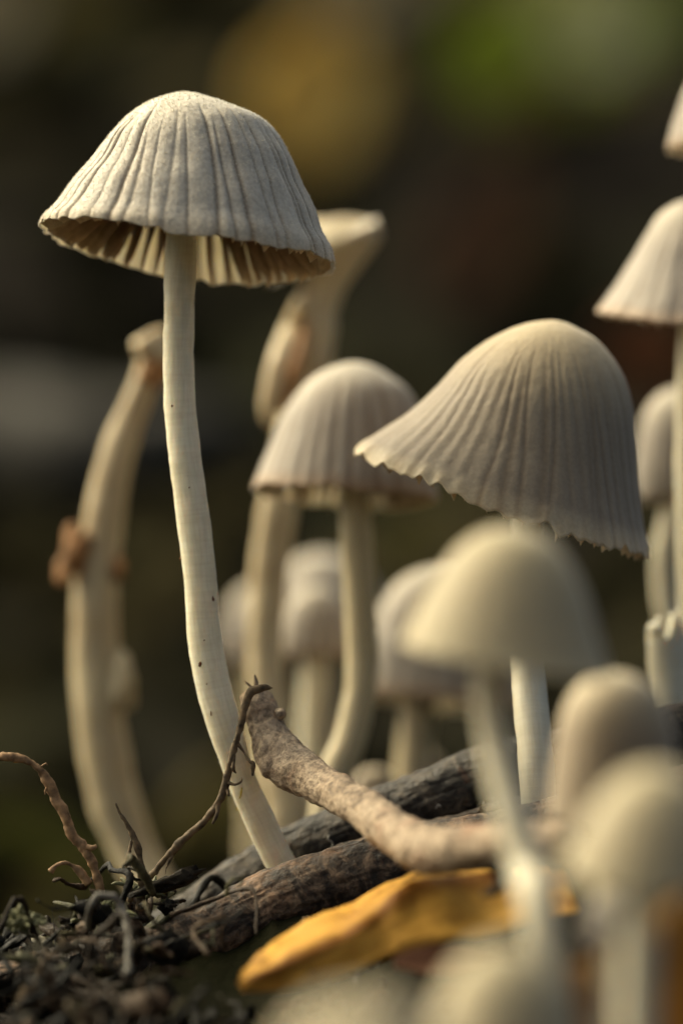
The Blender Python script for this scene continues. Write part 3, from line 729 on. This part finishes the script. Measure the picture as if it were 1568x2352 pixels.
stick('twig', 'smooth grey brown twig with knobs, its blunt tip against the tall stem', 'twig',
      [(578, 1590, 56, 0.8), (596, 1625, 78, 0.5), (612, 1668, 84, 0.2), (640, 1735, 108, -0.6), (690, 1778, 100, -1.6), (760, 1815, 90, -3.2), (850, 1868, 92, -5), (930, 1930, 104, -7), (1000, 1955, 112, -8.5), (1080, 1945, 96, -9.5), (1160, 1940, 92, -10.5), (1300, 1930, 86, -12)],
      BARK_TWIG, nv=300, nu=80, rough=0.06, rfreq=2.4, crack=0.03, lump=0.10, lfreq=0.7, seed=21,
      parts=(('knot', [(640, 1735, 60, -1.0), (620, 1765, 56, -1.2), (612, 1784, 26, -1.3)], BARK_TWIG, 0.8),
             ('knot', [(640, 1640, 30, -.2), (652, 1636, 20, -.3)], BARK_TWIG, 0.6),
             ('broken_spur', [(1120, 1960, 60, -10), (1150, 2000, 46, -10), (1140, 2040, 26, -10), (1105, 2055, 8, -10)], BARK_DARK, 0.6),
             ('splinter', [(590, 1600, 12, 0.3), (588, 1570, 10, 0.2), (585, 1550, 4, 0.2)], BARK_TWIG, 0.2),
             ('splinter', [(590, 1590, 8, 0.0), (575, 1576, 6, -0.1), (562, 1564, 4, -0.1)], BARK_TWIG, 0.2)))
stick('log', 'short tan stick lying between the dark log and the twig', 'stick',
      [(700, 2010, 30, 0.5), (760, 1965, 36, 0.5), (840, 1940, 40, 0.5), (960, 1905, 46, 0.5), (1080, 1880, 50, 0.5), (1200, 1850, 50, 0.5), (1320, 1820, 46, 0.5)], BARK_RED, nv=160, seed=33, rough=0.08, crack=0.06)

def rootlet(label, strands, mat, seed=0, rough=0.03):
    root = None
    for k, rows in enumerate(strands):
        pp = pix_path(rows)
        if root is None:
            root = thing('rootlet', label, 'rootlet', pp[0, :3]); b0 = pp[0, :3]
        V, F, uv = tube_geo(pp, 14, max(24, len(rows) * 12), 0, 0, rough if k == 0 else rough * .6, 4.0, seed + k, lump=rough * 1.2, lfreq=1.5)
        mesh_obj('main_strand' if k == 0 else 'side_strand', V, F, mat, root, b0, uv=uv)
    return root
y = -1.3
rootlet('thin dark branched rootlet arching across the foot of the tall stem', [
    [(340, 2020, 12, y), (375, 1978, 14, y), (425, 1925, 14, y), (470, 1885, 18, y), (500, 1845, 18, y), (518, 1800, 17, y), (530, 1745, 18, y), (545, 1695, 18, y), (560, 1640, 18, y), (570, 1600, 18, y), (582, 1586, 18, y), (605, 1579, 16, y), (627, 1580, 5, y)],
    [(540, 1700, 12, y), (558, 1725, 8, y), (572, 1748, 8, y - .2), (580, 1755, 9, y - .2), (580, 1782, 4, y - .2)],
    [(520, 1795, 12, y), (538, 1802, 9, y - .2), (552, 1796, 8, y - .3), (556, 1786, 4, y - .3)],
    [(538, 1735, 10, y), (536, 1765, 8, y - .2), (542, 1776, 4, y - .2)],
    [(500, 1850, 10, y), (498, 1870, 7, y - .2), (488, 1892, 4, y - .2)],
    [(395, 1965, 10, y), (384, 1990, 7, y - .2), (380, 2008, 5, y - .2)],
    [(520, 1805, 9, y), (524, 1824, 6, y - .2), (528, 1828, 4, y - .2)]], ROOT, 3, 0.035)
y = -2.6
rootlet('knobbly brown rootlet hooking up out of the soil with a curled tip', [
    [(235, 2080, 18, y), (218, 2000, 20, y), (196, 1950, 22, y), (165, 1915, 24, y), (150, 1875, 24, y), (132, 1840, 24, y), (112, 1800, 22, y), (90, 1765, 18, y), (60, 1745, 16, y), (25, 1738, 18, y), (-15, 1742, 16, y), (-40, 1760, 10, y)],
    [(205, 2030, 16, y), (180, 1998, 18, y), (155, 1982, 10, y - .2), (130, 1988, 9, y - .3), (116, 2002, 12, y - .3)],
    [(190, 1945, 12, y), (212, 1948, 12, y - .2), (222, 1942, 6, y - .2)],
    [(90, 1765, 12, y), (104, 1755, 9, y - .1), (110, 1757, 5, y - .1)],
    [(118, 1800, 8, y), (105, 1815, 7, y - .1), (104, 1825, 4, y - .1)]], ROOT_RED, 8, 0.05)
y = -2.2
rootlet('upright pointed dark root splinter beside the knobbly rootlet', [
    [(322, 2090, 20, y), (328, 2030, 18, y), (322, 1970, 16, y), (308, 1925, 15, y), (290, 1890, 12, y), (275, 1865, 8, y), (266, 1845, 3, y)],
    [(300, 2070, 14, y), (296, 2010, 14, y), (296, 1965, 12, y), (303, 1930, 8, y)]], ROOT, 15, 0.03)
y = -6
rootlet('grey looping rootlet drooping over the soil edge', [
    [(200, 2150, 14, y + 1), (205, 2090, 14, y), (225, 2060, 16, y), (262, 2062, 16, y), (284, 2095, 18, y), (296, 2160, 18, y - 1), (292, 2240, 16, y - 2)]], flat_mat('root_grey', (0.13, 0.12, 0.10), .6, .5, 2.0), 17, 0.03)
rootlet('curled dark thread of moss on the reddish stick', [
    [(520, 2058, 12, -5.2), (524, 2032, 10, -5.2), (540, 2018, 9, -5.3), (556, 2022, 10, -5.3), (550, 2035, 6, -5.4)]], flat_mat('moss_thread', (0.07, 0.065, 0.02), .5, .6, 4.0), 19, 0.03)
for k, (px, py) in enumerate([(1050, 1838), (1028, 1842), (1080, 1832), (1000, 1850), (1110, 1845), (760, 1925)]):
    o = 6 * (k % 3)
    pp = pix_path([(px, py + 26, 2.4, 1.6), (px - 2 + o * .5, py + 12, 2.4, 1.5), (px + 3 - o * .8, py + 2, 2.2, 1.4), (px + 7 - o, py - 2 - o * .4, 2.6, 1.4), (px + 11 - o * 1.6, py + 3, 3, 1.4)])
    V, F, uv = tube_geo(pp, 8, 20, 0, 0, 0.006, 6.0, k)
    tag(mesh_obj('mould_thread', V, F, THREAD, None, pp[0, :3], uv=uv), 'tiny white curled mould thread on the dark wet stick', 'fungus thread', 'white mould threads on the dark stick')

# ------------------------------------------------------------------ leaves
def leaf_geo(center, du, dv, L, W, curl=0.2, fold=0.25, seed=0, nu=11, nv=26, th=0.12, tip=1.4, wavy=0.05):
    """du along, dv across (unit), returns closed thin leaf"""
    du = np.asarray(du, float); du /= np.linalg.norm(du); dv = np.asarray(dv, float); dv -= du * (dv @ du); dv /= np.linalg.norm(dv); dn = np.cross(du, dv)
    v = np.linspace(0, 1, nv); u = np.linspace(-1, 1, nu)
    wd = W * 0.5 * np.sin(np.pi * np.clip(v, 0.0, 1) ** 0.8) ** 0.8 + 0.015 * W
    U, Vv = np.meshgrid(u, v); Wd = wd[:, None]
    rag = 1 + 0.10 * vnoise(np.stack([Vv * 7, np.sign(U) * 3.0, 0 * U + seed], -1), 1.0, seed)
    x = (Vv - 0.5) * L; yv = U * Wd * rag
    z = fold * np.abs(yv) + curl * L * ((Vv - 0.5) ** 2 - 0.1) + wavy * W * vnoise(np.stack([Vv * 4, U * 2, 0 * U + seed * 1.7], -1), 1.0, seed + 3)
    A = center + x[..., None] * du + yv[..., None] * dv + z[..., None] * dn
    top = A.reshape(-1, 3); bot = top - dn * th
    Vx = np.vstack([top, bot]); m = nu * nv; F = []
    for i in range(nv - 1):
        for j in range(nu - 1):
            a = i * nu + j; F.append([a, a + 1, a + nu + 1, a + nu]); F.append([m + a, m + a + nu, m + a + nu + 1, m + a + 1])
    ring = [j for j in range(nu)] + [i * nu + nu - 1 for i in range(1, nv)] + [(nv - 1) * nu + j for j in range(nu - 2, -1, -1)] + [i * nu for i in range(nv - 2, 0, -1)]
    for a, b in zip(ring, ring[1:] + ring[:1]): F.append([b, a, m + a, m + b])
    edge = np.exp(-(U / 0.10) ** 2).ravel(); edge = np.r_[edge, edge]
    uv = np.stack([(U * .5 + .5).ravel(), Vv.ravel()], 1); uv = np.vstack([uv, uv])
    return Vx, F, edge, uv
def leaf(label, center, du, dv, L, W, mat, name='fallen_leaf', group=None, parent=None, **kw):
    V, F, e, uv = leaf_geo(np.asarray(center, float), du, dv, L, W, **kw)
    if parent is not None: return mesh_obj(name, V, F, mat, parent, parent['o_'], {'edge': e}, uv)
    o = mesh_obj(name, V, F, mat, None, center, {'edge': e}, uv); return tag(o, label, 'leaf', group)

# orange leaf, traced: rows (upper edge, midrib, lower edge) as pixel + distance
def traced_leaf(name, label, rows, mat, th=0.05):
    nv = 44; nu = 13; ctl = []
    up = catmull(np.array([P(*r[0]) for r in rows]), nv); mi = catmull(np.array([P(*r[1]) for r in rows]), nv); lo = catmull(np.array([P(*r[2]) for r in rows]), nv)
    u = np.linspace(-1, 1, nu)
    A = np.zeros((nv, nu, 3))
    for j, q in enumerate(u):
        A[:, j] = mi + (up - mi) * max(q, 0) + (lo - mi) * max(-q, 0)
    n = np.cross(np.gradient(A, axis=0), np.gradient(A, axis=1)); n /= np.linalg.norm(n, axis=-1, keepdims=True) + 1e-9
    U, Vv = np.meshgrid(u, np.linspace(0, 1, nv))
    A = A + n * (0.22 * fbm(np.stack([Vv * 9, U * 2.5, 0 * U], -1), 1.0, 3, 5) + 0.10 * (1 - np.abs(U)) * np.sin(np.abs(U) * 3))[..., None]
    top = A.reshape(-1, 3); bot = (A - n * th).reshape(-1, 3)
    V = np.vstack([top, bot]); m = nu * nv; F = []
    for i in range(nv - 1):
        for j in range(nu - 1):
            a = i * nu + j; F.append([a, a + 1, a + nu + 1, a + nu]); F.append([m + a, m + a + nu, m + a + nu + 1, m + a + 1])
    ring = [j for j in range(nu)] + [i * nu + nu - 1 for i in range(1, nv)] + [(nv - 1) * nu + j for j in range(nu - 2, -1, -1)] + [i * nu for i in range(nv - 2, 0, -1)]
    for a, b in zip(ring, ring[1:] + ring[:1]): F.append([b, a, m + a, m + b])
    e = np.exp(-((U + 0.06) / 0.17) ** 2).ravel(); uv = np.stack([(U * .5 + .5).ravel(), Vv.ravel()], 1)
    o = mesh_obj(name, V, F, mat, None, P(*rows[0][1]), {'edge': np.r_[e, e]}, np.vstack([uv, uv])); return tag(o, label, 'leaf')
traced_leaf('fallen_leaf', 'folded orange leaf with dark midrib under the grey brown twig', [
    ((550, 2238, -8.71), (546, 2258, -9.11), (556, 2276, -9.11)),
    ((600, 2180, -7.92), (612, 2236, -8.98), (622, 2278, -8.98)),
    ((690, 2128, -6.93), (720, 2186, -8.58), (745, 2254, -8.71)),
    ((790, 2088, -6.07), (822, 2124, -8.05), (848, 2214, -8.45)),
    ((880, 2034, -5.54), (912, 2056, -7.39), (944, 2178, -8.18)),
    ((960, 2008, -5.28), (990, 2022, -6.93), (1030, 2162, -8.05)),
    ((1060, 2000, -5.28), (1090, 2016, -6.80), (1120, 2148, -8.05)),
    ((1160, 1992, -5.54), (1200, 2012, -6.86), (1230, 2120, -8.32)),
    ((1260, 1986, -5.94), (1300, 2012, -7.13), (1330, 2095, -8.25))], LEAF_ORANGE)
leaf('dull pink brown leaf scrap below the orange leaf', P(1030, 2204, -9.5), (1, 0.1, 0.05), (0, .5, 1), 4.2, 1.1, LEAF_PINK, seed=3, curl=.05)
leaf('golden brown leaf lying under the wide beige cap', P(1500, 2260, -17), (0.4, 0.2, 1), (1, -.2, -.2), 7.5, 4.6, LEAF_GOLD, seed=5, curl=.1)
leaf('golden leaf wedged behind the beige dome at the stem\'s foot', P(1380, 2290, -20), (0.7, 0.1, .6), (.6, -.2, -.7), 5.5, 2.8, LEAF_GOLD, seed=6, curl=.1)

# ------------------------------------------------------------------ soil debris (crumbs, fibres, moss bits) as one mass
def debris():
    r = np.random.default_rng(21); parts = []
    def spot():
        x = r.uniform(-17, 5); yv = 1 - 48 * r.random() ** 0.85
        m = max(0, 1 - ((x + 10) / 9.5) ** 2) * max(0, 1 - ((yv + 15) / 19) ** 2)
        return x, yv, float(gz(x, yv)), m
    def rot():
        q = np.linalg.qr(r.normal(size=(3, 3)))[0]; return q
    for k in range(2200):                          # torn flakes of rotten wood and crumbs
        x, yv, g, m = spot()
        if x > -6.5 and (yv > -9 or r.random() < .7): continue
        sz = 10 ** r.uniform(-0.85, -0.12)
        V, F, U = blob((0, 0, 0), sz * r.uniform(.7, 1.8), sz * r.uniform(.4, 1.0), sz * r.uniform(.12, .5), int(r.integers(1e6)), 0.85, 10, 8, 2.3)
        V = V @ rot() + np.array([x, yv, g + 6.0 * m * r.uniform(0.2, 1.0) + .05]); parts.append((V, F, U))
    for k in range(620):                           # rotten root fibres
        x, yv, g, m = spot()
        if x > -6 and (yv > -9 or r.random() < .6): continue
        z = g + 6.0 * m + r.uniform(-1.2, .2)
        a = r.uniform(0, 2 * np.pi); L = r.uniform(0.8, 4.5); el = r.uniform(-0.5, 0.7)
        d = np.array([math.cos(a) * math.cos(el), math.sin(a) * math.cos(el), math.sin(el)]); bnd = r.normal(0, .5, 3); rd = 10 ** r.uniform(-1.4, -0.75)
        p = [np.r_[np.array([x, yv, z]) + d * L * t + bnd * L * t * (1 - t) * 1.6 + r.normal(0, .06, 3) * L, rd * r.uniform(.6, 1.2) * (1.1 - .5 * t)] for t in (0, .25, .5, .75, 1)]
        parts.append(tube_geo(np.array(p), 8, 16, 0, 0, 0.06, 3.0, k))
    for k in range(1100):                          # thinner crumbs on the rest of the soil
        x = r.uniform(-2, 26); yv = r.uniform(-62, 22); sz = 10 ** r.uniform(-0.8, -0.1)
        V, F, U = blob((0, 0, 0), sz * r.uniform(.7, 2.2), sz * r.uniform(.4, 1.0), sz * r.uniform(.12, .5), int(r.integers(1e6)), 0.85, 10, 8, 2.3)
        parts.append((V @ rot() + np.array([x, yv, float(gz(x, yv)) + .25]), F, U))
    V, F, U = join(parts)
    tone = np.concatenate([np.full(len(p[0]), r.random() ** 0.85) for p in parts])
    m, nt, b = new_mat('debris')
    c = ramp(nt, attr(nt, 'tone'), [(0.0, (0.006, 0.007, 0.006)), (0.40, (0.012, 0.011, 0.009)), (0.60, (0.075, 0.043, 0.023)), (0.78, (0.03, 0.028, 0.022)), (0.86, (0.15, 0.10, 0.06)), (0.95, (0.09, 0.09, 0.045)), (1.0, (0.24, 0.22, 0.17))])
    n1 = noise(nt, 3.0, 6, .65)
    c = mix(nt, 1.0, c, ramp(nt, n1, [(.3, (.2, .19, .18)), (.7, (1.15, 1.15, 1.1))]), 'MULTIPLY')
    nt.links.new(c, b.inputs['Base Color']); b.inputs['Roughness'].default_value = 0.5; b.inputs['Specular IOR Level'].default_value = 0.13
    bump(nt, b, n1, 0.2, .9)
    o = mesh_obj('soil_debris', V, F, m, None, (0, 0, 0), {'tone': tone}, smooth=True); tag(o, 'dark crumbly soil, root fibres and moss bits around the sticks\' ends', 'soil', None, 'stuff')
debris()

MOSS = flat_mat('moss', (0.15, 0.15, 0.075), 0.6, 0.6, 2.5, 0.3, 0.03)
for k, (px, py, yv, n, lab) in enumerate([(345, 2045, -2.0, 70, 'pale green moss tuft beside the upright root splinter'), (240, 2095, -3.5, 50, 'pale green moss tuft under the knobbly rootlet'), (60, 2120, -5, 60, 'pale moss tuft at the end of the reddish stick')]):
    r = np.random.default_rng(300 + k); c0 = P(px, py, yv); parts = []
    for q in range(n):
        d = r.normal(size=3); d[2] = abs(d[2]) * .9; d /= np.linalg.norm(d); L = r.uniform(.25, .75); o0 = c0 + r.normal(0, .32, 3) * [1.3, 1, .6]
        pth = np.array([[*(o0), .05], [*(o0 + d * L * .4), .10], [*(o0 + d * L * .8 + [0, 0, -.05]), .06], [*(o0 + d * L + [0, 0, -.1]), .015]])
        parts.append(tube_geo(pth, 6, 9, 0, 0, .03, 4.0, q))
    V, F, uv = join(parts); o = mesh_obj('moss_tuft', V, F, MOSS, None, c0, uv=uv); tag(o, lab, 'moss', None, 'stuff')

# ------------------------------------------------------------------ the bank behind, out of focus
def litter():
    r = np.random.default_rng(31); VV, FF, EE, UU = [], [], [], []; n = 0
    for k in range(900):
        yv = r.uniform(70, 430); x = r.uniform(-1, 1) * (60 + yv * .35)
        z = float(gz(x, yv)) + 1 + r.uniform(0, 1.2)
        a = r.uniform(0, 2 * np.pi)
        du = np.array([math.cos(a), 0.5 * math.sin(a), 0.6 * math.sin(a)]) + r.normal(0, .2, 3); dv = np.array([-math.sin(a), .5 * math.cos(a), .6 * math.cos(a)]) + r.normal(0, .3, 3)
        V, F, e, uv = leaf_geo(np.array([x, yv, z]), du, dv, r.uniform(9, 20), r.uniform(5, 11), r.uniform(-.15, .2), r.uniform(0, .3), int(r.integers(1e6)), 5, 9, .2)
        VV.append(V); FF += [[i + n for i in q] for q in F]; n += len(V); EE.append(e); UU.append(uv)
    o = mesh_obj('leaf_litter', np.vstack(VV), FF, LEAF_DARK, None, (0, 250, 0), {'edge': np.concatenate(EE)}, np.vstack(UU))
    tag(o, 'dark rotting leaf litter covering the shaded bank behind the mushrooms', 'leaf litter', None, 'stuff')
litter()
def far_leaf(label, px, py, Lpx, Wpx, ang, mat, lift=14.0, group=None, name='fallen_leaf', tilt=0.25, parent=None, **kw):
    p = hit(px, py); y_ = p[1] - lift; p = P0(px, py, y_); s = SC0(y_)
    a = math.radians(ang)
    du = (math.cos(a), tilt * math.sin(a), math.sin(a)); dv = (-math.sin(a), tilt * math.cos(a), math.cos(a))
    return leaf(label, p, du, dv, Lpx * s, Wpx * s, mat, name, group, parent, nu=9, nv=20, th=.2, **kw)
far_leaf('ochre yellow fallen leaf glowing on the dark bank', 730, 210, 400, 300, 80, LEAF_YELLOW, 26, seed=2)
far_leaf('grey olive fallen leaf high on the bank above the ochre one', 850, -30, 340, 200, 20, LEAF_GREY, 22, seed=3)
far_leaf('olive grey leaf on the bank over the tall sharp mushroom', -10, 10, 300, 190, 60, LEAF_GREY, 22, seed=4)
far_leaf('dull olive leaf beside the olive grey one on the bank', 190, 20, 300, 130, 10, LEAF_OLIVE, seed=14)
sp = hit(1330, 260); sp = P0(1330, 260, sp[1] - 2)
plant = thing('green_seedling', 'leafy green seedling growing on the bank', 'plant', sp)
for px, py, L_, W_, a_, m_ in ((1140, 110, 300, 200, 70, LEAF_GREEN), (1375, 45, 320, 290, 30, LEAF_PALE), (1260, -10, 260, 120, 120, LEAF_GREEN), (1550, 30, 240, 110, 100, LEAF_GREEN), (1190, 250, 220, 90, 40, LEAF_OLIVE), (1460, 200, 240, 70, 20, LEAF_OLIVE)):
    far_leaf('', px, py, L_, W_, a_, m_, 26, None, 'leaf', parent=plant, seed=px)
    q = hit(px, py); q = P0(px, py, q[1] - 25.5)
    pathq = np.array([[*sp, .5], [*(0.5 * (sp + q) + np.array([0, -2, 3])), .42], [*q, .3]]); V, F, uv = tube_geo(pathq, 8, 14); mesh_obj('stalk', V, F, LEAF_GREEN, plant, sp, {'edge': np.zeros(len(V))}, uv)
far_leaf('rust brown leaf on the bank behind the grey flared bell', 1500, 800, 260, 170, 20, LEAF_RUST, seed=7)
far_leaf('dull brown leaf on the bank behind the taupe bell', 950, 1260, 240, 140, -20, LEAF_OLIVE, seed=8)
far_leaf('dark olive leaf hanging on the bank above the large drooping bell', 1110, 540, 420, 220, 60, LEAF_BROWN, seed=9)
far_leaf('large olive brown leaf behind the foot of the tall stem', 490, 1950, 480, 260, 70, LEAF_OLIVE, seed=10)
far_leaf('mossy green leaf low behind the bent stalk', 60, 1990, 420, 230, -10, LEAF_MOSSY, seed=11)
far_leaf('green leaf lying under the mossy one at the bank\'s foot', 200, 2080, 380, 160, 10, LEAF_OLIVE, seed=12)
a_, b_ = hit(-150, 1010), hit(430, 1060)
pth = np.array([[*(P0(-400, 980, a_[1] - 6)), 6.0], [*(P0(-100, 1010, a_[1] - 6)), 6.2], [*(P0(200, 1060, b_[1] - 6)), 5.6], [*(P0(420, 1020, b_[1] - 5)), 4.2], [*(P0(560, 1000, b_[1] - 3)), 2.5]])
V, F, uv = tube_geo(pth, 32, 80, 0, 0, .3, .4, 5, lump=.4, lfreq=.12)
tag(mesh_obj('fallen_branch', V, F, bark_mat('bark_far', (.014, .013, .009), (.034, .030, .020), (.055, .048, .033), (.03, .028, .017), .5), None, pth[1, :3], uv=uv), 'grey brown fallen branch on the bank behind the bent stalk', 'branch')

for o in list(bpy.data.objects):
    if 'o_' in o: del o['o_']
